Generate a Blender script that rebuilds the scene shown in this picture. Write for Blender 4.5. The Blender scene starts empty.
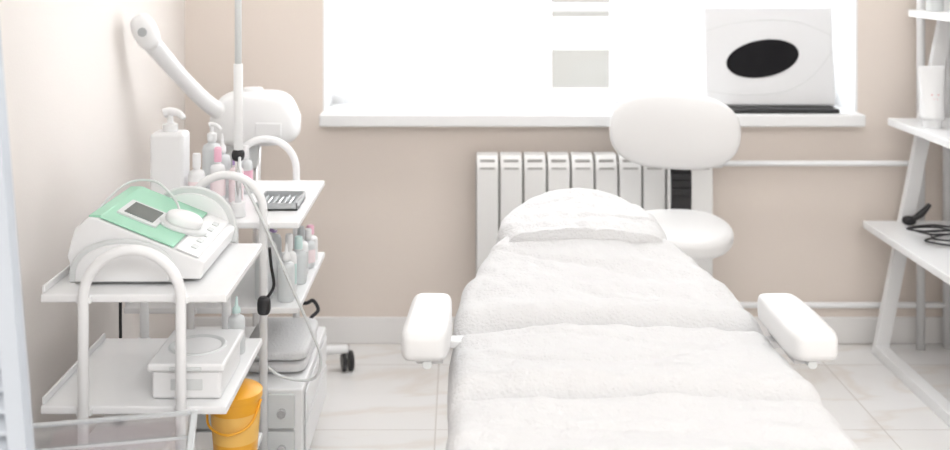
import bpy, bmesh, math, random
from mathutils import Vector, Matrix, noise
random.seed(4)
S = bpy.context.scene
try:
    S.view_settings.view_transform = 'Standard'
except Exception as e:
    print(e)
# ------------------------------------------------------------ materials
MATS = {}
def mat(name, col, rough=0.5, metal=0.0, bump=0.0, bscale=200, trans=0.0, spec=None, coat=0, alpha=None, var=0.0, sheen=0):
    if name in MATS: return MATS[name]
    m = bpy.data.materials.new(name); m.use_nodes = True
    nt = m.node_tree; b = nt.nodes['Principled BSDF']
    b.inputs['Base Color'].default_value = (*col, 1)
    b.inputs['Roughness'].default_value = rough
    b.inputs['Metallic'].default_value = metal
    if spec is not None: b.inputs['Specular IOR Level'].default_value = spec
    if trans: b.inputs['Transmission Weight'].default_value = trans
    tc = nt.nodes.new('ShaderNodeTexCoord')
    if bump:
        n = nt.nodes.new('ShaderNodeTexNoise'); n.inputs['Scale'].default_value = bscale; n.inputs['Detail'].default_value = 4
        nt.links.new(tc.outputs['Object'], n.inputs['Vector'])
        bp = nt.nodes.new('ShaderNodeBump'); bp.inputs['Strength'].default_value = bump; bp.inputs['Distance'].default_value = 0.004
        nt.links.new(n.outputs['Fac'], bp.inputs['Height']); nt.links.new(bp.outputs['Normal'], b.inputs['Normal'])
    if var:
        n2 = nt.nodes.new('ShaderNodeTexNoise'); n2.inputs['Scale'].default_value = 3; n2.inputs['Detail'].default_value = 3
        nt.links.new(tc.outputs['Object'], n2.inputs['Vector'])
        mx = nt.nodes.new('ShaderNodeMixRGB'); mx.inputs[1].default_value = (*col, 1)
        mx.inputs[2].default_value = (*[c*(1-var) for c in col], 1)
        nt.links.new(n2.outputs['Fac'], mx.inputs[0]); nt.links.new(mx.outputs[0], b.inputs['Base Color'])
    MATS[name] = m
    return m

WALL = mat('beige_plaster', (0.79, 0.71, 0.645), 0.75, bump=0.12, bscale=120, var=0.03)
WALLL = mat('pale_plaster', (0.82, 0.775, 0.74), 0.6, bump=0.10, bscale=120, var=0.03)
CEIL = mat('ceiling_paint', (0.86, 0.86, 0.86), 0.9)
WHITE = mat('white_enamel', (0.85, 0.855, 0.86), 0.3)
TRIM = mat('white_trim', (0.85, 0.84, 0.83), 0.45)
PLAST = mat('white_plastic', (0.83, 0.835, 0.84), 0.35)
LIDM = mat('silver_white_plastic', (0.76, 0.77, 0.785), 0.4)
LEATH = mat('white_leatherette', (0.765, 0.765, 0.765), 0.4, bump=0.05, bscale=300)
TOWEL = mat('white_terry_towel', (0.70, 0.70, 0.705), 0.95, bump=1.0, bscale=130)
BLACK = mat('black_plastic', (0.012, 0.012, 0.014), 0.4)
OVAL = mat('black_smoked_panel', (0.008, 0.008, 0.010), 0.6, spec=0.15)
CHROME = mat('chrome', (0.75, 0.75, 0.76), 0.2, metal=1)
GREYP = mat('grey_plastic', (0.45, 0.47, 0.48), 0.4)
LGREY = mat('light_grey_plastic', (0.66, 0.68, 0.68), 0.4)
GREEN = mat('mint_green_panel', (0.33, 0.62, 0.46), 0.4)
LCD = mat('lcd_glass', (0.10, 0.13, 0.13), 0.15)
ORANGE = mat('orange_plastic', (0.90, 0.43, 0.03), 0.35)
ORANGEL = mat('orange_label', (0.92, 0.55, 0.14), 0.5)
RED = mat('red_ink', (0.7, 0.06, 0.06), 0.5)
PINK = mat('pink_plastic', (0.85, 0.48, 0.60), 0.35)
PINKL = mat('pale_pink_liquid', (0.88, 0.76, 0.78), 0.3)
VIOL = mat('violet_plastic', (0.45, 0.32, 0.60), 0.35)
CLEARW = mat('frosted_plastic', (0.84, 0.87, 0.88), 0.3, trans=0.35)
BLUEG = mat('pale_blue_green', (0.60, 0.77, 0.75), 0.35)
RADM = mat('radiator_enamel', (0.80, 0.80, 0.79), 0.3)
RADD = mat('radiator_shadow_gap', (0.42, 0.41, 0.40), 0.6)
SCREENM = mat('blue_grey_paint', (0.50, 0.545, 0.60), 0.5)
BEDG = mat('bed_frame_grey', (0.65, 0.65, 0.66), 0.4)

def acrylic(fac, name):
    m = bpy.data.materials.new(name); m.use_nodes = True
    nt = m.node_tree; nt.nodes.remove(nt.nodes['Principled BSDF'])
    out = nt.nodes['Material Output']
    t = nt.nodes.new('ShaderNodeBsdfTransparent'); t.inputs[0].default_value = (0.98, 0.985, 0.99, 1)
    g = nt.nodes.new('ShaderNodeBsdfGlossy'); g.inputs['Roughness'].default_value = 0.08
    mx = nt.nodes.new('ShaderNodeMixShader'); mx.inputs[0].default_value = fac
    nt.links.new(t.outputs[0], mx.inputs[1]); nt.links.new(g.outputs[0], mx.inputs[2])
    nt.links.new(mx.outputs[0], out.inputs['Surface'])
    return m
ACRY = acrylic(0.22, 'clear_acrylic')
GLASS = acrylic(0.03, 'window_glass')
def blindmat():
    m = bpy.data.materials.new('sheer_blind_fabric'); m.use_nodes = True
    nt = m.node_tree; nt.nodes.remove(nt.nodes['Principled BSDF'])
    out = nt.nodes['Material Output']
    t = nt.nodes.new('ShaderNodeBsdfTranslucent'); t.inputs[0].default_value = (0.97, 0.97, 0.97, 1)
    g = nt.nodes.new('ShaderNodeBsdfDiffuse'); g.inputs[0].default_value = (0.9, 0.9, 0.9, 1)
    mx = nt.nodes.new('ShaderNodeMixShader'); mx.inputs[0].default_value = 0.25
    nt.links.new(t.outputs[0], mx.inputs[1]); nt.links.new(g.outputs[0], mx.inputs[2])
    nt.links.new(mx.outputs[0], out.inputs['Surface'])
    return m
BLIND = blindmat()
def floormat():
    m = bpy.data.materials.new('marble_tile_floor'); m.use_nodes = True
    nt = m.node_tree; b = nt.nodes['Principled BSDF']; L = nt.links
    tc = nt.nodes.new('ShaderNodeTexCoord'); mp = nt.nodes.new('ShaderNodeMapping')
    mp.inputs['Location'].default_value = (0.08+7.3, -3.97+5.5, 0)
    L.new(tc.outputs['Object'], mp.inputs['Vector'])
    br = nt.nodes.new('ShaderNodeTexBrick'); br.offset = 0; br.inputs['Scale'].default_value = 1
    br.inputs['Brick Width'].default_value = 0.73; br.inputs['Row Height'].default_value = 0.55
    br.inputs['Mortar Size'].default_value = 0.0025; br.inputs['Mortar Smooth'].default_value = 0.1
    br.inputs['Color1'].default_value = (0, 0, 0, 1); br.inputs['Color2'].default_value = (0, 0, 0, 1); br.inputs['Mortar'].default_value = (1, 1, 1, 1)
    L.new(mp.outputs[0], br.inputs['Vector'])
    n = nt.nodes.new('ShaderNodeTexNoise'); n.inputs['Scale'].default_value = 1.3; n.inputs['Detail'].default_value = 5; n.inputs['Distortion'].default_value = 0.6
    mp2 = nt.nodes.new('ShaderNodeMapping'); mp2.inputs['Rotation'].default_value = (0, 0, 0.6); mp2.inputs['Scale'].default_value = (1, 2.6, 1)
    L.new(tc.outputs['Object'], mp2.inputs['Vector']); L.new(mp2.outputs[0], n.inputs['Vector'])
    cr = nt.nodes.new('ShaderNodeValToRGB'); e = cr.color_ramp.elements
    e[0].position = 0.38; e[0].color = (0.83, 0.82, 0.81, 1); e[1].position = 0.60; e[1].color = (0.85, 0.845, 0.84, 1)
    k = e.new(0.49); k.color = (0.78, 0.745, 0.71, 1)
    k = e.new(0.45); k.color = (0.83, 0.82, 0.805, 1)
    k = e.new(0.54); k.color = (0.84, 0.835, 0.83, 1)
    L.new(n.outputs['Fac'], cr.inputs[0])
    mx = nt.nodes.new('ShaderNodeMixRGB'); mx.inputs[2].default_value = (0.64, 0.61, 0.58, 1)
    L.new(br.outputs['Color'], mx.inputs[0]); L.new(cr.outputs[0], mx.inputs[1]); L.new(mx.outputs[0], b.inputs['Base Color'])
    b.inputs['Roughness'].default_value = 0.17
    return m
FLOOR = floormat()

# ------------------------------------------------------------ geometry helpers
def empty(name):
    e = bpy.data.objects.new(name, None); S.collection.objects.link(e); e.empty_display_size = 0.1
    return e
def fin(name, bm, m, parent=None, smooth=False, bevel=0, seg=2):
    me = bpy.data.meshes.new(name)
    bmesh.ops.recalc_face_normals(bm, faces=bm.faces)
    bm.to_mesh(me); bm.free()
    ms = m if isinstance(m, (list, tuple)) else [m]
    for x in ms: me.materials.append(x)
    if smooth:
        for p in me.polygons: p.use_smooth = True
    o = bpy.data.objects.new(name, me); S.collection.objects.link(o)
    if bevel:
        bv = o.modifiers.new('bevel', 'BEVEL'); bv.width = bevel; bv.segments = seg; bv.limit_method = 'ANGLE'; bv.angle_limit = 0.6
        for p in me.polygons: p.use_smooth = True
        wn = o.modifiers.new('wn', 'WEIGHTED_NORMAL'); wn.keep_sharp = False
    if parent: o.parent = parent
    return o
def addbox(bm, x0, x1, y0, y1, z0, z1):
    vs = [bm.verts.new(p) for p in [(x0,y0,z0),(x1,y0,z0),(x1,y1,z0),(x0,y1,z0),(x0,y0,z1),(x1,y0,z1),(x1,y1,z1),(x0,y1,z1)]]
    for f in [(0,1,2,3),(4,5,6,7),(0,1,5,4),(1,2,6,5),(2,3,7,6),(3,0,4,7)]:
        bm.faces.new([vs[i] for i in f])
def boxes(name, lst, m, parent=None, bevel=0, seg=2):
    bm = bmesh.new()
    for b in lst: addbox(bm, *b)
    return fin(name, bm, m, parent, bevel=bevel, seg=seg)
def lathe(name, prof, center, m, parent=None, seg=32, sx=1, sy=1, rot=None):
    bm = bmesh.new(); rings = []
    for r, z in prof:
        if r < 1e-5: rings.append([bm.verts.new((0, 0, z))])
        else: rings.append([bm.verts.new((r*sx*math.cos(2*math.pi*i/seg), r*sy*math.sin(2*math.pi*i/seg), z)) for i in range(seg)])
    for a, b in zip(rings, rings[1:]):
        for i in range(seg):
            j = (i+1) % seg
            va = [a[0]] if len(a) == 1 else [a[i], a[j]]
            vb = [b[0]] if len(b) == 1 else [b[j], b[i]]
            f = va+vb
            if len(f) >= 3: bm.faces.new(f)
    M = Matrix.Translation(center)
    if rot is not None: M = M @ rot
    bmesh.ops.transform(bm, matrix=M, verts=bm.verts)
    o = fin(name, bm, m, parent, smooth=True)
    es = o.modifiers.new('es', 'EDGE_SPLIT'); es.split_angle = math.radians(45)
    return o
def cyl(name, c, r, h, m, parent=None, rot=None, seg=28):
    return lathe(name, [(0,0),(r*0.94,0),(r,r*0.06),(r,h-r*0.06),(r*0.94,h),(0,h)], c, m, parent, seg, rot=rot)
def catmull(pts, n=10):
    P = [Vector(p) for p in pts]; out = []
    for i in range(len(P)-1):
        p0 = P[max(i-1,0)]; p1 = P[i]; p2 = P[i+1]; p3 = P[min(i+2,len(P)-1)]
        for k in range(n):
            t = k/n
            out.append(0.5*((2*p1)+(-p0+p2)*t+(2*p0-5*p1+4*p2-p3)*t*t+(-p0+3*p1-3*p2+p3)*t**3))
    out.append(P[-1]); return out
def sweep(name, pts, r, m, parent=None, seg=12, n=8, smoothpath=True):
    path = catmull(pts, n) if smoothpath else [Vector(p) for p in pts]
    N = len(path)
    rs = r if isinstance(r, (list, tuple)) else [r, r]
    bm = bmesh.new(); rings = []; up = None
    for i, p in enumerate(path):
        t = (path[min(i+1,N-1)]-path[max(i-1,0)]).normalized()
        if up is None:
            up = Vector((0,0,1)) if abs(t.z) < 0.9 else Vector((0,1,0))
        a = t.cross(up).normalized(); b = a.cross(t).normalized(); up = b
        f = i/(N-1)*(len(rs)-1); k = min(int(f), len(rs)-2); rr = rs[k]*(1-(f-k))+rs[k+1]*(f-k)
        rings.append([bm.verts.new(p+a*rr*math.cos(2*math.pi*j/seg)+b*rr*math.sin(2*math.pi*j/seg)) for j in range(seg)])
    for A, B in zip(rings, rings[1:]):
        for j in range(seg): bm.faces.new([A[j], A[(j+1)%seg], B[(j+1)%seg], B[j]])
    bm.faces.new(rings[0]); bm.faces.new(rings[-1])
    return fin(name, bm, m, parent, smooth=True)
def sell(name, c, r, m, parent=None, e1=0.5, e2=0.5, rot=None, nu=48, nv=28, fn=None):
    """superellipsoid"""
    bm = bmesh.new()
    def cp(a, e): 
        v = math.cos(a); return math.copysign(abs(v)**e, v)
    def sp(a, e):
        v = math.sin(a); return math.copysign(abs(v)**e, v)
    rings = []
    for i in range(nv+1):
        ph = -math.pi/2+math.pi*i/nv
        if i in (0, nv): 
            q = Vector((0,0,sp(ph,e1)*r[2])); q = fn(q) if fn else q
            rings.append([bm.verts.new(q)]); continue
        ring = []
        for j in range(nu):
            th = 2*math.pi*j/nu
            q = Vector((cp(ph,e1)*cp(th,e2)*r[0], cp(ph,e1)*sp(th,e2)*r[1], sp(ph,e1)*r[2]))
            if fn: q = fn(q)
            ring.append(bm.verts.new(q))
        rings.append(ring)
    for a, b in zip(rings, rings[1:]):
        for i in range(nu):
            j = (i+1) % nu
            va = [a[0]] if len(a) == 1 else [a[i], a[j]]
            vb = [b[0]] if len(b) == 1 else [b[j], b[i]]
            bm.faces.new(va+vb)
    M = Matrix.Translation(c)
    if rot is not None: M = M @ rot
    bmesh.ops.transform(bm, matrix=M, verts=bm.verts)
    return fin(name, bm, m, parent, smooth=True)
def prism(name, poly, axis, a, b, m, parent=None, bevel=0):
    bm = bmesh.new()
    def mk(p, t):
        if axis == 'Y': return (p[0], t, p[1])
        if axis == 'X': return (t, p[0], p[1])
        return (p[0], p[1], t)
    A = [bm.verts.new(mk(p, a)) for p in poly]; B = [bm.verts.new(mk(p, b)) for p in poly]
    n = len(poly)
    for i in range(n): bm.faces.new([A[i], A[(i+1)%n], B[(i+1)%n], B[i]])
    bm.faces.new(A); bm.faces.new(B)
    return fin(name, bm, m, parent, bevel=bevel)
def RX(a): return Matrix.Rotation(a, 4, 'X')
def RY(a): return Matrix.Rotation(a, 4, 'Y')
def RZ(a): return Matrix.Rotation(a, 4, 'Z')

# ------------------------------------------------------------ room
XL, XR, YB, YF, ZC = -1.10, 2.35, 4.20, -1.8, 2.7
WX0, WX1, WZ0, WZ1 = -0.548, 1.59, 0.889, 2.35
boxes('floor', [(XL-0.2, XR+0.2, YF-0.2, YB+0.3, -0.1, 0)], FLOOR)
boxes('ceiling', [(XL-0.2, XR+0.2, YF-0.2, YB+0.3, ZC, ZC+0.1)], CEIL)
boxes('wall_back', [(XL-0.2, WX0, YB, YB+0.3, 0, ZC), (WX1, XR+0.2, YB, YB+0.3, 0, ZC),
                    (WX0, WX1, YB, YB+0.3, 0, WZ0), (WX0, WX1, YB, YB+0.3, WZ1, ZC)], WALL)
boxes('wall_left', [(XL-0.2, XL, YF, YB, 0, ZC)], WALLL)
boxes('wall_right', [(XR, XR+0.2, YF, YB, 0, ZC)], WALLL)
boxes('wall_front', [(XL-0.2, XR+0.2, YF-0.2, YF, 0, ZC)], WALLL)
def bb(name, lst):
    return boxes(name, lst, TRIM, bevel=0.004)
bb('baseboard_back', [(XL, XR, YB-0.016, YB, 0, 0.105)])
bb('baseboard_left', [(XL, XL+0.016, YF, YB-0.017, 0, 0.105)])
bb('baseboard_right', [(XR-0.016, XR, YF, YB-0.017, 0, 0.105)])
boxes('window_sill', [(WX0, WX1, YB-0.001, YB+0.225, 0.89, 0.924), (WX0-0.004, WX1, YB-0.09, YB-0.001, 0.876, 0.924)], WHITE, bevel=0.006)
W = empty('window_1')
fy0, fy1 = YB+0.225, YB+0.285
boxes('reveal_lining', [(WX0, WX0+0.008, YB+0.001, fy0, 0.925, WZ1), (WX1-0.008, WX1, YB+0.001, fy0, 0.925, WZ1), (WX0, WX1, YB+0.001, fy0, WZ1-0.008, WZ1)], WHITE, W)
boxes('frame', [(WX0, WX0+0.06, fy0, fy1, WZ0, WZ1), (WX1-0.06, WX1, fy0, fy1, WZ0, WZ1),
                (WX0+0.06, WX1-0.06, fy0, fy1, WZ0, WZ0+0.075), (WX0+0.06, WX1-0.06, fy0, fy1, WZ1-0.07, WZ1),
                (0.33, 0.385, fy0, fy1, WZ0+0.075, WZ1-0.07), (0.64, 0.695, fy0, fy1, WZ0+0.075, WZ1-0.07)], WHITE, W, bevel=0.006)
boxes('glass', [(WX0+0.06, WX1-0.06, fy0+0.028, fy0+0.034, WZ0+0.075, WZ1-0.07)], GLASS, W)
B = empty('roller_blind')
boxes('fabric_1', [(WX0+0.01, 0.382, fy0-0.02, fy0-0.018, WZ0+0.075, WZ1-0.02)], BLIND, B)
boxes('fabric_2', [(0.643, WX1-0.01, fy0-0.02, fy0-0.018, WZ0+0.075, WZ1-0.02)], BLIND, B)
boxes('bottom_bars', [(WX0+0.01, 0.382, fy0-0.026, fy0-0.012, WZ0+0.06, WZ0+0.075), (0.643, WX1-0.01, fy0-0.026, fy0-0.012, WZ0+0.06, WZ0+0.075)], WHITE, B, bevel=0.003)
boxes('cassette', [(WX0+0.01, WX1-0.01, fy0-0.07, fy0-0.005, WZ1-0.07, WZ1-0.009)], WHITE, B, bevel=0.01)
E1 = mat('facade_light', (0.32, 0.32, 0.315), 0.9, var=0.1)
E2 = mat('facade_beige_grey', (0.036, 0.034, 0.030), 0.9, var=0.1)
F = empty('neighbour_building')
boxes('facade', [(-3, 6, 10.2, 14, -6, 9)], E1, F)
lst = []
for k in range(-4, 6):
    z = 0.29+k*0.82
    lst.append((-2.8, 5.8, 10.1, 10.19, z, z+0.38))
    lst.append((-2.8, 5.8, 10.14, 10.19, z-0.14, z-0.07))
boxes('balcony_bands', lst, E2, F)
boxes('outside_ground', [(-40, 40, 4.6, 60, -6.2, -6.01)], mat('snowy_ground', (0.6, 0.6, 0.6), 0.9))

# radiator
R = empty('radiator')
n = 10; x0, x1 = 0.06, 0.980; w = (x1-x0)/n
for i in range(n):
    a = x0+i*w
    prof = [(4.065, 0.20), (4.05, 0.23), (4.05, 0.715), (4.06, 0.745), (4.085, 0.772), (4.13, 0.776), (4.15, 0.76), (4.15, 0.20)]
    prism('section_%d' % (i+1), prof, 'X', a+0.004, a+w-0.004, RADM, R, bevel=0.005)
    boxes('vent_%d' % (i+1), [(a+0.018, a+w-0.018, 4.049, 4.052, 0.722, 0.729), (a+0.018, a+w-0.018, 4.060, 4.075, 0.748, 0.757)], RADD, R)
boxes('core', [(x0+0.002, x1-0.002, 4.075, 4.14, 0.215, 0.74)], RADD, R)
boxes('brackets', [(x0+0.2, x0+0.23, 4.14, 4.2, 0.6, 0.63), (x1-0.23, x1-0.2, 4.14, 4.2, 0.6, 0.63)], RADM, R)
HP = empty('heating_pipe')
sweep('upper_run', [(0.987, 4.12, 0.732), (1.78, 4.12, 0.732), (1.80, 4.12, 0.735)], 0.011, WHITE, HP, smoothpath=False)
sweep('lower_run', [(0.995, 4.12, 0.235), (1.02, 4.13, 0.18), (1.1, 4.14, 0.17), (2.3, 4.14, 0.17)], 0.012, WHITE, HP)
sweep('riser', [(1.812, 4.13, 0.0), (1.812, 4.13, ZC)], 0.016, WHITE, HP, smoothpath=False)
sweep('riser_return', [(1.92, 4.14, 0.0), (1.92, 4.14, ZC)], 0.016, WHITE, HP, smoothpath=False)
cyl('valve', (0.983, 4.12, 0.732), 0.018, 0.045, WHITE, HP, rot=RY(math.pi/2))

# ------------------------------------------------------------ treatment bed
BED = empty('treatment_bed')
CX = 0.355
def interp(tab, y):
    if y <= tab[0][0]: return tab[0][1]
    for (a, va), (b, vb) in zip(tab, tab[1:]):
        if y <= b:
            t = (y-a)/(b-a); t2 = t*t*(3-2*t); t = 0.5*t+0.5*t2
            return va+(vb-va)*t
    return tab[-1][1]
def cushion(name, y0, y1, ztab, hwtab, seams, thick, edge_r, drop, m, endr=0.05, ny=420, nx=170, wr=0.004, crown=0.012, seed=0, parent=BED, near_round=False, seam_curve=0.02):
    bm = bmesh.new(); rows = []
    for i in range(ny+1):
        y = y0+(y1-y0)*i/ny
        hw = interp(hwtab, y); zc = interp(ztab, y)
        e = y1-y
        if e < endr: zc -= endr-math.sqrt(max(0, endr**2-(endr-e)**2))
        if near_round:
            e = y-y0
            if e < endr: zc -= endr-math.sqrt(max(0, endr**2-(endr-e)**2))
        flat = max(hw-edge_r, 0.01); q = edge_r*math.pi/2; tot = flat+q+drop
        row = []
        for j in range(nx+1):
            u = (j/nx*2-1); s = abs(u)*tot; sg = 1 if u >= 0 else -1
            if s <= flat: x = s; dz = 0
            elif s <= flat+q:
                a = (s-flat)/edge_r; x = flat+edge_r*math.sin(a); dz = -edge_r*(1-math.cos(a))
            else: x = flat+edge_r+0.004*math.sin(y*9); dz = -edge_r-(s-flat-q)
            xr = x/hw
            dz += crown*(1-min(xr,1)**2)
            for (ys, dep, wd) in seams:
                yy = y-(ys-seam_curve*xr*xr+0.016*noise.noise(Vector((sg*x*4, ys*7, seed)))+0.005*noise.noise(Vector((sg*x*17, ys*7, seed))))
                dz -= dep*math.exp(-(yy/wd)**2)
                dz += 0.55*dep*math.exp(-((yy-wd*3.0)/(wd*2.2))**2)
                dz += 0.25*dep*math.exp(-((yy+wd*2.6)/(wd*1.8))**2)
                pk = math.exp(-(yy/0.09)**2)
                dz += 0.008*pk*noise.noise(Vector((sg*x*18, y*5, ys*5+seed)))
            p = Vector((sg*x*4, y*3.2, seed)); 
            dz += wr*noise.noise(p)+wr*0.9*noise.noise(Vector((sg*x*3+y*4, y*15, seed+3)))+wr*0.4*noise.noise(p*6)
            cn = noise.noise(Vector((sg*x*2.2+1.7, y*6.5+0.8*sg*x, seed+11)))
            dz -= 0.007*max(0, 1-abs(cn)*9)
            dz += 0.0022*noise.noise(Vector((sg*x*45, y*45, seed)))
            xx = CX+sg*x+ (0.006*noise.noise(Vector((sg*3, y*9, seed))) if xr > 0.9 else 0)
            row.append(bm.verts.new((xx, y, zc+dz)))
        rows.append(row)
    for a, b in zip(rows, rows[1:]):
        for j in range(nx): bm.faces.new([a[j], a[j+1], b[j+1], b[j]])
    bm.faces.new(rows[0]); bm.faces.new(list(reversed(rows[-1])))
    for a, b in zip(rows, rows[1:]):
        bm.faces.new([a[0], b[0], b[-1], a[-1]])
    return fin(name, bm, m, parent, smooth=True)
ztab = [(1.2, 0.655), (2.0, 0.660), (2.5, 0.655), (2.75, 0.697), (3.1, 0.762)]
hwt = [(1.2, 0.39), (2.0, 0.378), (2.3, 0.378), (2.6, 0.370), (2.72, 0.352), (2.85, 0.312), (2.95, 0.272), (3.02, 0.235), (3.06, 0.19)]
cushion('towel_cover', 1.2, 3.06, ztab, hwt, [(2.11, 0.030, 0.020), (2.50, 0.032, 0.021), (1.68, 0.022, 0.02)], 0.1, 0.045, 0.05, TOWEL, endr=0.05, near_round=True, wr=0.010)
zt2 = [(2.95, 0.755), (3.1, 0.772), (3.32, 0.795)]
hw2 = [(2.95, 0.225), (3.04, 0.245), (3.12, 0.238), (3.19, 0.212), (3.25, 0.172), (3.30, 0.120), (3.33, 0.07)]
cushion('headrest_towel', 2.95, 3.33, zt2, hw2, [], 0.1, 0.045, 0.035, TOWEL, endr=0.05, ny=100, crown=0.022, seed=9, wr=0.010)
def slab(name, y0, y1, z0, z1, hwn, hwf, th):
    poly = [(y0, z0-th), (y1, z1-th), (y1, z1), (y0, z0)]
    bm = bmesh.new()
    vs = []
    for (y, z), hw in zip(poly, [hwn, hwf, hwf, hwn]):
        vs.append((bm.verts.new((CX-hw, y, z)), bm.verts.new((CX+hw, y, z))))
    for i in range(4):
        j = (i+1) % 4; bm.faces.new([vs[i][0], vs[i][1], vs[j][1], vs[j][0]])
    bm.faces.new([v[0] for v in vs]); bm.faces.new([v[1] for v in vs])
    return fin(name, bm, LEATH, BED, bevel=0.02, seg=3)
slab('leg_cushion', 1.23, 2.08, 0.60, 0.60, 0.35, 0.35, 0.07)
slab('seat_cushion', 2.10, 2.49, 0.60, 0.60, 0.345, 0.345, 0.07)
slab('back_cushion', 2.51, 3.00, 0.60, 0.665, 0.33, 0.20, 0.07)
boxes('frame', [(0.10, 0.61, 1.35, 2.75, 0.48, 0.53)], BEDG, BED, bevel=0.01)
boxes('column', [(0.21, 0.50, 1.85, 2.35, 0.09, 0.485)], LEATH, BED, bevel=0.03)
boxes('base', [(0.09, 0.62, 1.45, 2.7, 0.0, 0.095)], LEATH, BED, bevel=0.03)
for nm, sg in (('left', -1), ('right', 1)):
    cx = CX+sg*(0.421 if sg < 0 else 0.400)
    def fn(q, sg=sg):
        t = (q.y+0.14)/0.28
        q.x += sg*0.010*(1-t)
        q.z += 0.004*math.sin(q.y*18)
        if q.y > 0: q.x *= 1-0.12*t
        return q
    rt = RZ(sg*0.03) if sg > 0 else RZ(-0.02)
    sell('armrest_pad_'+nm, (cx, 2.385, 0.700), (0.053, 0.14, 0.038), LEATH, BED, e1=0.45, e2=0.36, rot=rt, fn=fn)
    boxes('armrest_plate_'+nm, [(cx-0.03, cx+0.03, 2.28, 2.48, 0.652, 0.666)], BEDG, BED, bevel=0.004)
    cyl('armrest_pivot_'+nm, (cx+sg*0.005, 2.262, 0.658), 0.010, 0.02, LGREY, BED, rot=RX(-math.pi/2))
    boxes('armrest_bracket_'+nm, [(min(cx, cx-sg*0.12), max(cx, cx-sg*0.12), 2.42, 2.46, 0.634, 0.651), (min(cx-sg*0.10, cx-sg*0.12), max(cx-sg*0.10, cx-sg*0.12), 2.42, 2.46, 0.50, 0.64)], WHITE, BED, bevel=0.003)

# ------------------------------------------------------------ casters
def caster(parent, x, y, r=0.03, m=BLACK, ang=0.4):
    rot = RZ(ang) @ RY(math.pi/2)
    for k in (-1, 1):
        c = Vector((x, y, r)) + (RZ(ang) @ Vector((k*0.013-0.008, 0, 0)))
        cyl('caster_wheel', c, r, 0.016, m, parent, rot=rot, seg=24)
    cyl('caster_stem', (x, y, r*1.2), 0.008, 0.06-r*0.2, CHROME, parent)
# ------------------------------------------------------------ stool
ST = empty('swivel_stool')
sx, sy = 0.750, 3.60
def seatfn(q):
    q.z += 0.015*(abs(q.x)/0.18)**2
    return q
sell('seat', (sx, sy, 0.590), (0.176, 0.19, 0.052), LEATH, ST, e1=0.7, e2=0.9, rot=RZ(0.15) @ RX(0.07), fn=seatfn)
def backfn(q):
    q.y -= 0.05*(q.x/0.23)**2
    if q.z < 0: q.x *= 1-0.06*(q.z/0.135)**2
    return q
sell('backrest', (0.768, 3.80, 0.913), (0.234, 0.048, 0.138), LEATH, ST, e1=0.74, e2=0.85, rot=RX(-0.06) @ RY(0.07), fn=backfn, nu=64, nv=40)
def strap(name, pts, wd, th, m, parent):
    path = catmull(pts, 8); bm = bmesh.new(); rings = []
    for i, p in enumerate(path):
        t = (path[min(i+1,len(path)-1)]-path[max(i-1,0)]).normalized(); a = Vector((1,0,0)); b = a.cross(t).normalized()
        rings.append([bm.verts.new(p+a*u*wd/2+b*v*th/2) for u, v in ((-1,-1),(1,-1),(1,1),(-1,1))])
    for A, B_ in zip(rings, rings[1:]):
        for j in range(4): bm.faces.new([A[j], A[(j+1)%4], B_[(j+1)%4], B_[j]])
    bm.faces.new(rings[0]); bm.faces.new(rings[-1])
    return fin(name, bm, m, parent, bevel=0.004)
strap('back_strap', [(0.765, 3.60, 0.525), (0.775, 3.74, 0.522), (0.80, 3.82, 0.56), (0.81, 3.845, 0.66), (0.805, 3.838, 0.78), (0.78, 3.835, 0.90)], 0.075, 0.014, BLACK, ST)
for i in range(5):
    boxes('strap_rib_%d' % i, [(0.773, 0.844, 3.828-0.002*i+0.002, 3.838, 0.66+i*0.028, 0.670+i*0.028)], mat('black_rubber', (0.02,0.02,0.023), 0.7), ST, bevel=0.002)
cyl('gas_lift', (sx, sy, 0.10), 0.022, 0.44, CHROME, ST)
cyl('hub', (sx, sy, 0.075), 0.04, 0.05, CHROME, ST)
for i in range(5):
    a = 0.3+i*2*math.pi/5
    sweep('leg_%d' % (i+1), [(sx, sy, 0.10), (sx+0.13*math.cos(a), sy+0.13*math.sin(a), 0.088), (sx+0.24*math.cos(a), sy+0.24*math.sin(a), 0.075)], [0.018, 0.012], CHROME, ST)
    caster(ST, sx+0.24*math.cos(a), sy+0.24*math.sin(a), 0.026)

# ------------------------------------------------------------ trolleys
def trolley(name, x0, x1, y0, y1, zs, ax0, ax1, ztop, drawer=False):
    T = empty(name)
    for i, z in enumerate(zs):
        nm = 'shelf_%d' % (i+1)
        boxes(nm, [(x0, x1, y0, y1, z-0.018, z)], WHITE, T, bevel=0.004)
        boxes(nm+'_rim', [(x0, x0+0.006, y0+0.01, y1-0.01, z, z+0.016)], WHITE, T, bevel=0.002)
    r = (ax1-ax0)/2; c = (ax0+ax1)/2; zc = ztop-r
    for k, y in enumerate((y0-0.012, y1+0.012)):
        pts = [(ax0, y, 0.07), (ax0, y, zc-0.02)]
        for j in range(0, 19):
            a = math.pi-math.pi*j/18; pts.append((c+r*math.cos(a), y, zc+r*math.sin(a)))
        pts += [(ax1, y, zc-0.02), (ax1, y, 0.07)]
        sweep('arch_frame_%d' % (k+1), pts, 0.0115, WHITE, T, smoothpath=False, seg=16)
        for x in (ax0, ax1):
            caster(T, x, y, 0.03, ang=0.2+k)
        for z in zs:
            for x in (ax0, ax1):
                boxes('clamp', [(x-0.016, x+0.016, min(y, y0) if k == 0 else y1-0.004, (y0+0.004) if k == 0 else y, z-0.016, z-0.002)], WHITE, T, bevel=0.002)
    return T
T1 = trolley('instrument_trolley', -0.90, -0.500, 2.25, 2.66, [0.813, 0.573, 0.335], -0.803, -0.595, 0.912)
T2 = trolley('instrument_trolley', -0.92, -0.44, 2.87, 3.42, [0.813, 0.580, 0.115], -0.735, -0.535, 0.945)
DU = T2
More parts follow.
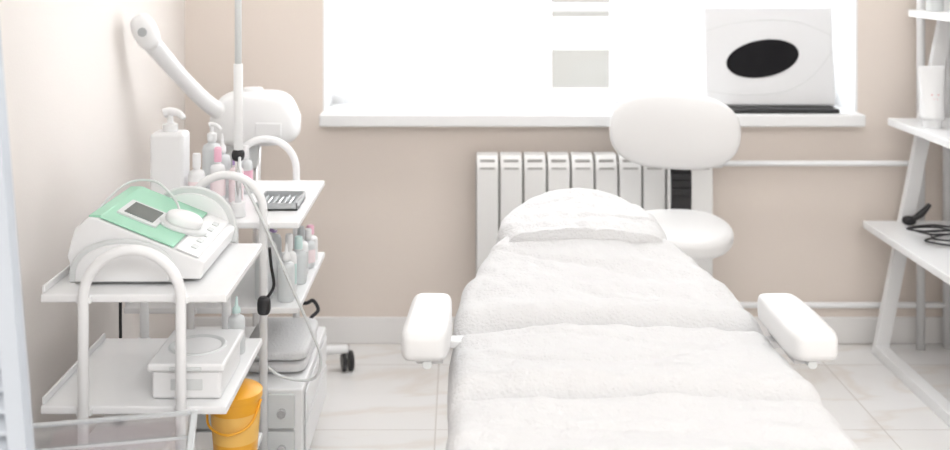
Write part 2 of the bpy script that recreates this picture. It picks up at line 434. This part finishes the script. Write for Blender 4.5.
boxes('drawer_body', [(-0.86, -0.434, 2.90, 3.40, 0.117, 0.345)], WHITE, DU, bevel=0.006)
boxes('drawer_front', [(-0.84, -0.455, 2.887, 2.899, 0.24, 0.335), (-0.84, -0.455, 2.887, 2.899, 0.135, 0.232)], LGREY, DU, bevel=0.003)
boxes('drawer_side_panel', [(-0.433, -0.428, 2.93, 3.37, 0.14, 0.235), (-0.433, -0.428, 2.93, 3.37, 0.245, 0.325)], WHITE, DU, bevel=0.003)
for z in (0.285, 0.185):
    cyl('drawer_lock', (-0.49, 2.887, z), 0.012, 0.012, CHROME, DU, rot=RX(math.pi/2))

# ------------------------------------------------------------ therapy device on trolley 1
D = empty('ultrasound_therapy_device')
zb = 0.8135
y0, y1 = 2.315, 2.655
for i,(x,y) in enumerate([(-0.83,2.35),(-0.63,2.35),(-0.83,2.62),(-0.63,2.62)]):
    cyl('foot_%d'%(i+1), (x, y, zb), 0.012, 0.008, BLACK, D)
bp = [(-0.855, zb+0.008), (-0.575, zb+0.008), (-0.565, zb+0.045), (-0.575, zb+0.052), (-0.80, zb+0.143), (-0.825, zb+0.146), (-0.855, zb+0.12), (-0.872, zb+0.06)]
prism('body', bp, 'Y', y0+0.012, y1-0.012, PLAST, D, bevel=0.005)
def cheek(nm, ya, yb, hgt, cxx, m1=LGREY):
    pts = []
    for k in range(25):
        a = math.pi*k/24
        pts.append((cxx+0.120*math.cos(a), zb+0.012+hgt*abs(math.sin(a))**0.8))
    pts += [(cxx-0.12, zb+0.004), (cxx+0.12, zb+0.004)]
    prism('cheek_'+nm, pts, 'Y', ya, yb, m1, D, bevel=0.006)
    pts2 = [(cxx+(p[0]-cxx)*0.86, zb+0.008+(p[1]-zb-0.004)*0.86) for p in pts]
    prism('cheek_inset_'+nm, pts2, 'Y', ya-0.004, yb+0.004, PLAST, D, bevel=0.003)
cheek('near', y0, y0+0.014, 0.088, -0.745)
cheek('far', y1-0.014, y1, 0.135, -0.68)
pa = Vector((-0.575, 0, zb+0.0535)); pb = Vector((-0.80, 0, zb+0.1445)); sl = (pb-pa); slen = sl.length; sl.normalize(); nr = Vector((-sl.z, 0, sl.x))
if nr.z < 0: nr = -nr
def onpanel(name, s0, s1, ya, yb, h, m, bevel=0.002, rnd=None):
    bm = bmesh.new(); vs = []
    for hh in (0.0, h):
        for s, y in ((s0, ya), (s1, ya), (s1, yb), (s0, yb)):
            p = pa+sl*s+nr*hh; vs.append(bm.verts.new((p.x, y, p.z)))
    for f in [(0,1,2,3),(4,5,6,7),(0,1,5,4),(1,2,6,5),(2,3,7,6),(3,0,4,7)]: bm.faces.new([vs[i] for i in f])
    return fin(name, bm, m, D, bevel=bevel)
onpanel('green_panel', 0.065, slen, y0+0.012, y1-0.016, 0.004, GREEN)
boxes('green_back_strip', [(-0.826, -0.797, y0+0.02, y1-0.02, zb+0.143, zb+0.149)], GREEN, D, bevel=0.002)
onpanel('white_strip', 0.006, 0.060, y0+0.012, y1-0.016, 0.003, PLAST)
onpanel('lcd_bezel', 0.130, 0.225, y0+0.075, y0+0.19, 0.009, LGREY)
onpanel('lcd_screen', 0.142, 0.213, y0+0.088, y0+0.177, 0.0105, LCD, bevel=0.001)
for k in range(5):
    onpanel('button_%d' % k, 0.022, 0.036, y0+0.05+k*0.05, y0+0.075+k*0.05, 0.006, LGREY)
ctr = pa+sl*0.085+nr*0.018
ang = math.atan2(sl.z, -sl.x)
sell('probe_head', (ctr.x, y0+0.15, ctr.z+0.004), (0.045, 0.032, 0.02), PLAST, D, e1=0.8, e2=0.9, rot=RY(ang) @ RZ(0.5))
sell('probe_cradle', (ctr.x-0.005, y0+0.155, ctr.z-0.012), (0.06, 0.045, 0.012), LGREY, D, e1=0.8, e2=0.9, rot=RY(ang) @ RZ(0.5))
sweep('probe_cable', [(ctr.x-0.02, y0+0.19, ctr.z+0.01), (-0.70, y0+0.26, zb+0.13), (-0.76, y0+0.30, zb+0.165), (-0.83, y0+0.29, zb+0.16), (-0.88, y0+0.2, zb+0.10), (-0.886, y0+0.1, zb+0.03), (-0.872, y0+0.09, zb+0.03)], 0.003, LGREY, D)

BX = empty('sterilising_box')
z2 = 0.5735
boxes('tub', [(-0.672, -0.520, 2.285, 2.49, z2, z2+0.062)], PLAST, BX, bevel=0.008, seg=3)
boxes('lid', [(-0.680, -0.512, 2.277, 2.498, z2+0.062, z2+0.08)], PLAST, BX, bevel=0.006, seg=3)
lathe('lid_ring', [(0.052,0),(0.058,0.004),(0.062,0.004),(0.066,0)], (-0.596, 2.388, z2+0.0795), LGREY, BX)
boxes('handle', [(-0.63, -0.56, 2.272, 2.279, z2+0.066, z2+0.074), (-0.63,-0.56, 2.284,2.287, z2+0.02, z2+0.045)], LGREY, BX, bevel=0.002)
def bottle(name, x, y, z, r, h, m, capm, style='cap', label=None):
    e = empty(name)
    sh = h*0.68
    lathe('body', [(0,0),(r*0.92,0),(r,0.005),(r,sh*0.86),(r*0.85,sh*0.95),(r*0.4,sh),(r*0.4,sh+0.008),(0,sh+0.008)], (x,y,z), m, e, 24)
    if label: lathe('label', [(r*1.015, sh*0.2),(r*1.015, sh*0.7)], (x,y,z), label, e, 24)
    zc = z+sh+0.006
    if style == 'cap':
        lathe('cap', [(0,0),(r*0.5,0),(r*0.5,h*0.22),(r*0.42,h*0.25),(0,h*0.26)], (x,y,zc), capm, e, 20)
    elif style == 'pump':
        lathe('collar', [(0,0),(r*0.5,0),(r*0.5,h*0.10),(r*0.2,h*0.12),(r*0.2,h*0.2),(0,h*0.2)], (x,y,zc), capm, e, 20)
        sweep('pump_spout', [(x-r*0.3,y,zc+h*0.22),(x,y,zc+h*0.23),(x+r*0.6,y-r*0.4,zc+h*0.22),(x+r*1.05,y-r*0.6,zc+h*0.17)], [r*0.28,r*0.16], capm, e)
    else:
        lathe('nozzle', [(0,0),(r*0.5,0),(r*0.45,h*0.08),(r*0.22,h*0.12),(r*0.10,h*0.28),(0,h*0.29)], (x,y,zc), capm, e, 20)
    return e
bottle('spray_bottle', -0.545, 2.56, z2, 0.021, 0.135, CLEARW, BLUEG, 'nozzle')
OB = empty('sharps_bin')
z3 = 0.3355
ox, oy = -0.543, 2.54
lathe('bucket', [(0,0),(0.050,0),(0.052,0.004),(0.060,0.135),(0.060,0.14),(0,0.14)], (ox, oy, z3), ORANGE, OB, 36)
lathe('lid', [(0,0.138),(0.0635,0.138),(0.0645,0.142),(0.0645,0.155),(0.058,0.16),(0.02,0.168),(0,0.168)], (ox, oy, z3), ORANGE, OB, 36)
lathe('label', [(0.0545,0.04),(0.0598,0.11)], (ox, oy, z3), ORANGEL, OB, 36)
sweep('handle', [(ox-0.063,oy-0.005,z3+0.135),(ox-0.055,oy-0.045,z3+0.09),(ox-0.005,oy-0.068,z3+0.075),(ox+0.045,oy-0.045,z3+0.09),(ox+0.063,oy-0.005,z3+0.135)], 0.003, ORANGE, OB)
boxes('cotton_pad_box', [(-0.86, -0.66, 2.32, 2.56, z3, z3+0.10)], PLAST, bevel=0.01)

# ------------------------------------------------------------ items on trolley 2
zt = 0.8135
def squarebottle(name, x, y, z, w_, d_, h, m, capm):
    e = empty(name)
    boxes('body', [(x-w_, x+w_, y-d_, y+d_, z, z+h)], m, e, bevel=0.014, seg=4)
    lathe('collar', [(0,0),(0.022,0),(0.022,0.022),(0.010,0.026),(0.008,0.05),(0,0.05)], (x,y,z+h-0.002), capm, e, 24)
    sweep('pump_spout', [(x-0.018,y,z+h+0.052),(x,y,z+h+0.057),(x+0.028,y-0.012,z+h+0.054),(x+0.046,y-0.02,z+h+0.04)], [0.014,0.012,0.007], capm, e)
squarebottle('pump_bottle', -0.850, 3.08, zt, 0.050, 0.04, 0.215, PLAST, PLAST)
bottle('pump_bottle', -0.77, 3.26, zt, 0.030, 0.22, CLEARW, PLAST, 'pump')
bottle('lotion_bottle', -0.765, 3.05, zt, 0.024, 0.16, PLAST, PLAST, 'cap', PINKL)
bottle('lotion_bottle', -0.715, 3.10, zt, 0.022, 0.17, PLAST, PINK, 'cap', PINKL)
bottle('lotion_bottle', -0.665, 3.12, zt, 0.022, 0.15, PINKL, VIOL, 'cap')
bottle('lotion_bottle', -0.72, 3.18, zt, 0.025, 0.19, CLEARW, PLAST, 'nozzle')
bottle('lotion_bottle', -0.66, 3.23, zt, 0.022, 0.15, CLEARW, PLAST, 'cap', PINK)
TR = empty('tool_tray')
boxes('pan', [(-0.585, -0.465, 3.0, 3.16, zt, zt+0.006), (-0.585,-0.581,3.0,3.16,zt,zt+0.022), (-0.469,-0.465,3.0,3.16,zt,zt+0.022), (-0.585,-0.465,3.0,3.004,zt,zt+0.022), (-0.585,-0.465,3.156,3.16,zt,zt+0.022)], GREYP, TR, bevel=0.001)
for k in range(7):
    x = -0.573+k*0.016
    sweep('tool_%d' % k, [(x, 3.015, zt+0.012), (x+0.002, 3.08, zt+0.014), (x, 3.145, zt+0.012)], [0.003, 0.0045, 0.002], CHROME if k % 2 else GREYP, TR, seg=8)
zm = 0.5805
for k, (x, y, r, h, m, c, stl, lb) in enumerate([(-0.485, 2.93, 0.024, 0.16, CLEARW, PLAST, 'nozzle', None), (-0.49, 3.01, 0.022, 0.17, PLAST, PLAST, 'cap', BLUEG), (-0.475, 3.09, 0.024, 0.14, CLEARW, BLUEG, 'cap', None),
        (-0.48, 3.17, 0.022, 0.15, PLAST, GREYP, 'cap', LGREY), (-0.47, 3.25, 0.022, 0.12, CLEARW, PLAST, 'cap', PINKL), (-0.475, 3.33, 0.024, 0.11, PLAST, PINK, 'cap', None), (-0.55, 2.95, 0.026, 0.17, CLEARW, PLAST, 'nozzle', None),
        (-0.56, 3.06, 0.026, 0.19, PLAST, PLAST, 'pump', None), (-0.57, 3.2, 0.026, 0.17, CLEARW, VIOL, 'cap', None)]):
    bottle('serum_bottle', x, y, zm, r, h, m, c, stl, lb)
FT = empty('folded_towel')
for k in range(2):
    sell('layer_%d' % (k+1), (-0.535+k*0.003, 3.14, 0.365+k*0.034), (0.095, 0.15, 0.019), TOWEL, FT, e1=0.5, e2=0.3)
sweep('power_cable', [(-0.60, 3.32, 0.425), (-0.56, 3.36, 0.44), (-0.50, 3.38, 0.425), (-0.47, 3.36, 0.44), (-0.45, 3.33, 0.42), (-0.47, 3.31, 0.40), (-0.46, 3.345, 0.36), (-0.50, 3.35, 0.352)], 0.006, BLACK, seg=8)
PC = empty('power_plug')
sweep('cord', [(-0.49, 2.70, 0.79), (-0.486, 2.705, 0.74), (-0.48, 2.705, 0.69), (-0.50, 2.705, 0.655)], 0.004, BLACK, PC)
sell('plug', (-0.505, 2.705, 0.64), (0.017, 0.015, 0.024), BLACK, PC, e1=0.6, e2=0.7)
sweep('mains_cord', [(-0.88, 2.675, 0.80), (-0.872, 2.69, 0.74), (-0.87, 2.69, 0.60), (-0.87, 2.69, 0.4), (-0.88, 2.70, 0.006), (-0.98, 2.75, 0.006)], 0.004, BLACK)

# magnifying lamp clamped to trolley 2
ML = empty('magnifying_lamp')
lx, ly = -0.620, 2.935
cyl('clamp', (lx, ly, 0.8135), 0.020, 0.04, WHITE, ML)
cyl('lower_pole', (lx, ly, 0.85), 0.009, 0.13, CHROME, ML)
sell('joint', (lx, ly, 0.985), (0.018, 0.018, 0.018), BLACK, ML, e1=0.8, e2=0.9)
cyl('sleeve', (lx, ly, 1.0), 0.013, 0.24, WHITE, ML)
cyl('upper_pole', (lx, ly, 1.24), 0.0095, 0.36, LGREY, ML)
sweep('arm', [(lx, ly, 1.58), (lx+0.02, ly, 1.66), (lx+0.12, ly, 1.80), (lx+0.3, ly, 1.92)], 0.012, WHITE, ML)
lathe('ring_shade', [(0.06,0),(0.10,0),(0.11,0.01),(0.11,0.03),(0.095,0.04),(0.065,0.04),(0.06,0.03),(0.06,0)], (lx+0.40, ly, 1.89), WHITE, ML, 36)
sweep('cord', [(-0.615, 2.93, 0.985), (-0.595, 2.86, 0.94), (-0.54, 2.835, 0.84), (-0.46, 2.835, 0.66), (-0.40, 2.84, 0.52), (-0.378, 2.845, 0.455), (-0.39, 2.85, 0.40), (-0.435, 2.86, 0.385), (-0.50, 2.865, 0.40), (-0.56, 2.87, 0.45)], 0.0042, LGREY, ML, seg=8)

# facial steamer on stand
SM = empty('facial_steamer')
bx, by = -0.735, 3.80
hz = 0.965
def headfn(q):
    if q.z > 0: q.x *= 1-0.25*(q.z/0.10); q.y *= 1-0.2*(q.z/0.1)
    return q
sell('head', (bx, by-0.02, hz), (0.158, 0.11, 0.095), PLAST, SM, e1=0.42, e2=0.6, fn=headfn)
cyl('top_knob', (bx-0.01, by-0.02, hz+0.088), 0.035, 0.018, PLAST, SM)
boxes('control_panel', [(bx+0.02, bx+0.11, by-0.134, by-0.126, hz-0.05, hz-0.005)], WHITE, SM, bevel=0.003)
lathe('water_jar', [(0,0),(0.055,0),(0.06,0.01),(0.06,0.09),(0.05,0.10),(0,0.10)], (bx-0.05, by-0.02, 0.785), CLEARW, SM)
sweep('steam_arm', [(bx-0.08, by-0.06, hz+0.01), (bx-0.14, by-0.12, hz+0.055), (bx-0.21, by-0.22, hz+0.16), (bx-0.285, by-0.35, 1.265)], [0.036, 0.029, 0.027, 0.032], PLAST, SM, seg=20)
sell('nozzle', (bx-0.292, by-0.37, 1.295), (0.040, 0.038, 0.062), PLAST, SM, e1=0.8, e2=0.9, rot=RY(-0.45))
lathe('nozzle_mouth', [(0.0,0.0),(0.012,0.0),(0.015,0.008),(0.010,0.01),(0,0.006)], (bx-0.290, by-0.406, 1.297), GREYP, SM, rot=RX(math.pi/2))
cyl('pole', (bx, by, 0.07), 0.015, 0.83, CHROME, SM)
cyl('hub', (bx, by, 0.06), 0.04, 0.05, WHITE, SM)
for i in range(5):
    a = math.radians(20)+i*2*math.pi/5; L = 0.335
    sweep('base_leg_%d' % (i+1), [(bx, by, 0.09), (bx+L*0.5*math.cos(a), by+L*0.5*math.sin(a), 0.092), (bx+L*math.cos(a), by+L*math.sin(a), 0.08)], [0.022, 0.017], WHITE, SM)
    caster(SM, bx+L*math.cos(a), by+L*math.sin(a), 0.036, ang=0.3)

# ------------------------------------------------------------ device on window sill
LP = empty('light_therapy_unit')
zb2 = 0.9245
boxes('base', [(1.06, 1.50, 4.14, 4.37, zb2, zb2+0.018)], BLACK, LP, bevel=0.006)
hh = 0.40
M = Matrix.Translation((1.245, 4.205, zb2+0.020)) @ RX(-0.10)
def tr(o, M): o.data.transform(M)
o = boxes('lid', [(-0.262, 0.262, 0, 0.028, 0, hh)], LIDM, LP, bevel=0.012, seg=3); tr(o, M)
pts = [(0.148*math.cos(t), 0.074*math.sin(t)) for t in [2*math.pi*k/48 for k in range(48)]]
rr = 0.18
pts = [(x*math.cos(rr)-y*math.sin(rr)-0.028, x*math.sin(rr)+y*math.cos(rr)+0.19) for x, y in pts]
o = prism('oval_window', pts, 'Y', -0.004, 0.001, OVAL, LP, bevel=0.001); tr(o, M)
o = sweep('moulded_line_1', [(-0.255, 0.0005, 0.30), (-0.15, 0.0005, 0.33), (0.0, 0.0005, 0.345), (0.14, 0.0005, 0.33), (0.255, 0.0005, 0.28)], 0.0015, LGREY, LP); tr(o, M)
o = sweep('moulded_line_2', [(-0.255, 0.0005, 0.06), (-0.1, 0.0005, 0.045), (0.06, 0.0005, 0.06), (0.17, 0.0005, 0.12), (0.255, 0.0005, 0.22)], 0.0015, LGREY, LP); tr(o, M)

# ------------------------------------------------------------ ladder shelf on the right
SH = empty('ladder_shelf')
ya, yb = 3.15, 4.09
def leg(name, xa, xb, y, za=0.0, zt_=1.95, wd=0.055, th=0.03):
    poly = [(xa, za), (xa+wd, za), (xb+wd, zt_), (xb, zt_)]
    prism(name, poly, 'Y', y, y+th, WHITE, SH, bevel=0.003)
for k, y in enumerate((ya, yb-0.03)):
    leg('front_leg_%d' % k, 1.60, 1.985, y)
    leg('rear_leg_%d' % k, 2.21, 2.045, y)
boxes('floor_rail', [(1.602, 1.652, ya+0.03, yb-0.03, 0, 0.04), (2.21, 2.262, ya+0.03, yb-0.03, 0, 0.04)], WHITE, SH, bevel=0.003)
for k, (xs, xe, z) in enumerate([(1.568, 2.24, 0.515), (1.665, 2.2, 0.915), (1.745, 2.16, 1.337), (1.84, 2.12, 1.75)]):
    boxes('shelf_%d' % (k+1), [(xs, xe, ya-0.02, yb, z-0.028, z)], WHITE, SH, bevel=0.003)
def tube(x, y, z, r=0.036, h=0.20):
    e = empty('cream_tube')
    lathe('cap', [(0,0),(r*0.72,0),(r*0.75,0.003),(r*0.75,0.03),(0,0.03)], (x,y,z), PLAST, e)
    bm = bmesh.new(); rings = []
    for i in range(13):
        t = i/12; zz = z+0.03+(h-0.03)*t
        ry = r*(1-t)**0.8+0.0015; rx = r*(1+0.12*t)
        rings.append([bm.verts.new((x+rx*math.cos(2*math.pi*j/28), y+ry*math.sin(2*math.pi*j/28), zz)) for j in range(28)])
    for A, B_ in zip(rings, rings[1:]):
        for j in range(28): bm.faces.new([A[j], A[(j+1)%28], B_[(j+1)%28], B_[j]])
    bm.faces.new(rings[0]); bm.faces.new(rings[-1])
    fin('body', bm, PLAST, e, smooth=True)
    boxes('print', [(x-0.014, x+0.014, y-r*0.62, y-r*0.60, z+0.12, z+0.123), (x-0.008, x+0.008, y-r*0.70, y-r*0.68, z+0.105, z+0.107)], RED, e)
tube(1.735, 3.86, 0.9155, 0.043, 0.225)
tube(1.85, 3.80, 0.9155, 0.036, 0.20)
CB = []
for k in range(26):
    a = k*0.95; r = 0.055+0.025*math.sin(k*1.7)
    CB.append((1.75+1.5*r*math.cos(a)+0.02*math.sin(k), 3.78+1.2*r*math.sin(a), 0.521+0.0018*k+0.003*math.sin(k*2.1)))
sweep('black_cable_coil', CB, 0.0036, BLACK, seg=8, n=6)
PR = empty('handheld_probe')
sweep('handle', [(1.72, 4.02, 0.530), (1.76, 4.01, 0.56), (1.79, 4.0, 0.60)], [0.010, 0.013, 0.008], BLACK, PR)
sell('head', (1.72, 4.02, 0.533), (0.026, 0.018, 0.017), BLACK, PR, e1=0.8, e2=0.8)
boxes('cosmetics_box', [(1.83, 1.93, 3.8, 3.9, 1.3375, 1.45)], PLAST, bevel=0.003)
lathe('cream_jar', [(0,0),(0.03,0),(0.032,0.005),(0.032,0.05),(0.034,0.052),(0.034,0.075),(0,0.077)], (1.80, 3.98, 1.3375), LGREY)

# ------------------------------------------------------------ foreground left: louvered screen + acrylic box on side table
SC = empty('louvered_screen')
def lean(o):
    for v in o.data.vertices:
        v.co.x -= 0.082*v.co.z
lst = [(-0.625, -0.597, 1.60, 1.63, 0, 1.75), (-0.98, -0.952, 1.60, 1.63, 0, 1.75), (-0.952, -0.625, 1.60, 1.63, 0, 0.06), (-0.952, -0.625, 1.60, 1.63, 1.69, 1.75)]
o = boxes('stiles', lst, SCREENM, SC); lean(o)
z = 0.09
bm = bmesh.new()
while z < 1.66:
    vs = [bm.verts.new(p) for p in [(-0.952,1.602,z),(-0.625,1.602,z),(-0.625,1.628,z+0.022),(-0.952,1.628,z+0.022),(-0.952,1.602,z+0.005),(-0.625,1.602,z+0.005),(-0.625,1.628,z+0.027),(-0.952,1.628,z+0.027)]]
    for f in [(0,1,2,3),(4,5,6,7),(0,1,5,4),(1,2,6,5),(2,3,7,6),(3,0,4,7)]: bm.faces.new([vs[i] for i in f])
    z += 0.034
o = fin('louvres', bm, SCREENM, SC); lean(o)
TB = empty('side_table')
boxes('top', [(-0.89, -0.43, 1.80, 2.17, 0.40, 0.42)], WHITE, TB, bevel=0.004)
for x in (-0.87, -0.45):
    for y in (1.82, 2.15):
        cyl('leg', (x, y, 0), 0.012, 0.402, WHITE, TB)
AB = empty('acrylic_storage_box')
hx, hy, bz0, bz1 = 0.165, 0.12, 0.0, 0.187
t = 0.004
MA = Matrix.Translation((-0.685, 1.99, 0.4205)) @ RZ(0.2)
o = boxes('walls', [(-hx,hx,-hy,hy,bz0,bz0+t),(-hx,-hx+t,-hy,hy,bz0+t,bz1),(hx-t,hx,-hy,hy,bz0+t,bz1),(-hx+t,hx-t,-hy,-hy+t,bz0+t,bz1),(-hx+t,hx-t,hy-t,hy,bz0+t,bz1)], ACRY, AB); tr(o, MA)
o = boxes('rim_flange', [(-hx-0.012,hx+0.012,hy-0.001,hy+0.014,bz1-0.006,bz1),(-hx-0.012,hx+0.012,-hy-0.014,-hy+0.001,bz1-0.006,bz1),(-hx-0.012,-hx+0.001,-hy,hy,bz1-0.006,bz1),(hx-0.001,hx+0.012,-hy,hy,bz1-0.006,bz1)], CLEARW, AB, bevel=0.002); tr(o, MA)
o = boxes('inner_rib', [(-hx+t,hx-t,hy-t-0.004,hy-t,bz1-0.05,bz1-0.045)], CLEARW, AB); tr(o, MA)
o = boxes('gauze_packs', [(-hx+0.03, hx-0.03, -hy+0.03, hy-0.03, bz0+t+0.001, bz0+0.09)], PINKL, AB, bevel=0.01); tr(o, MA)

# ------------------------------------------------------------ lights
def ceil_fill(x, y, sx_, sy_, power, col=(1, 0.998, 0.992)):  # unseen ceiling panel, added as fill to brighten bed and walls
    e = empty('added_ceiling_fill')
    boxes('fill_housing', [(x-sx_/2-0.03, x+sx_/2+0.03, y-sy_/2-0.03, y+sy_/2+0.03, ZC-0.03, ZC-0.001)], WHITE, e, bevel=0.004)
    ld = bpy.data.lights.new('fill_lamp', 'AREA'); ld.shape = 'RECTANGLE'; ld.size = sx_; ld.size_y = sy_; ld.energy = power; ld.color = col
    lo = bpy.data.objects.new('fill_lamp', ld); S.collection.objects.link(lo); lo.location = (x, y, ZC-0.034); lo.parent = e
ceil_fill(0.6, -0.5, 2.2, 1.2, 84)
ceil_fill(0.6, 1.7, 2.2, 0.6, 4)
ceil_fill(0.5, 3.55, 2.6, 0.3, 18)
w_ = bpy.data.worlds.new('overcast_sky'); S.world = w_; w_.use_nodes = True
bg = w_.node_tree.nodes['Background']; bg.inputs[0].default_value = (0.97, 0.985, 1.0, 1); bg.inputs[1].default_value = 18.5
# ------------------------------------------------------------ camera
cd = bpy.data.cameras.new('camera'); co = bpy.data.objects.new('camera', cd); S.collection.objects.link(co)
co.location = (0, 0, 1.53); co.rotation_euler = (math.pi/2, 0, 0)
cd.sensor_width = 36; cd.lens = 1050/950*36
cd.shift_x = 15/950; cd.shift_y = -265/950
cd.clip_start = 0.05
cd.dof.use_dof = True; cd.dof.focus_distance = 2.6; cd.dof.aperture_fstop = 2.4
S.camera = co
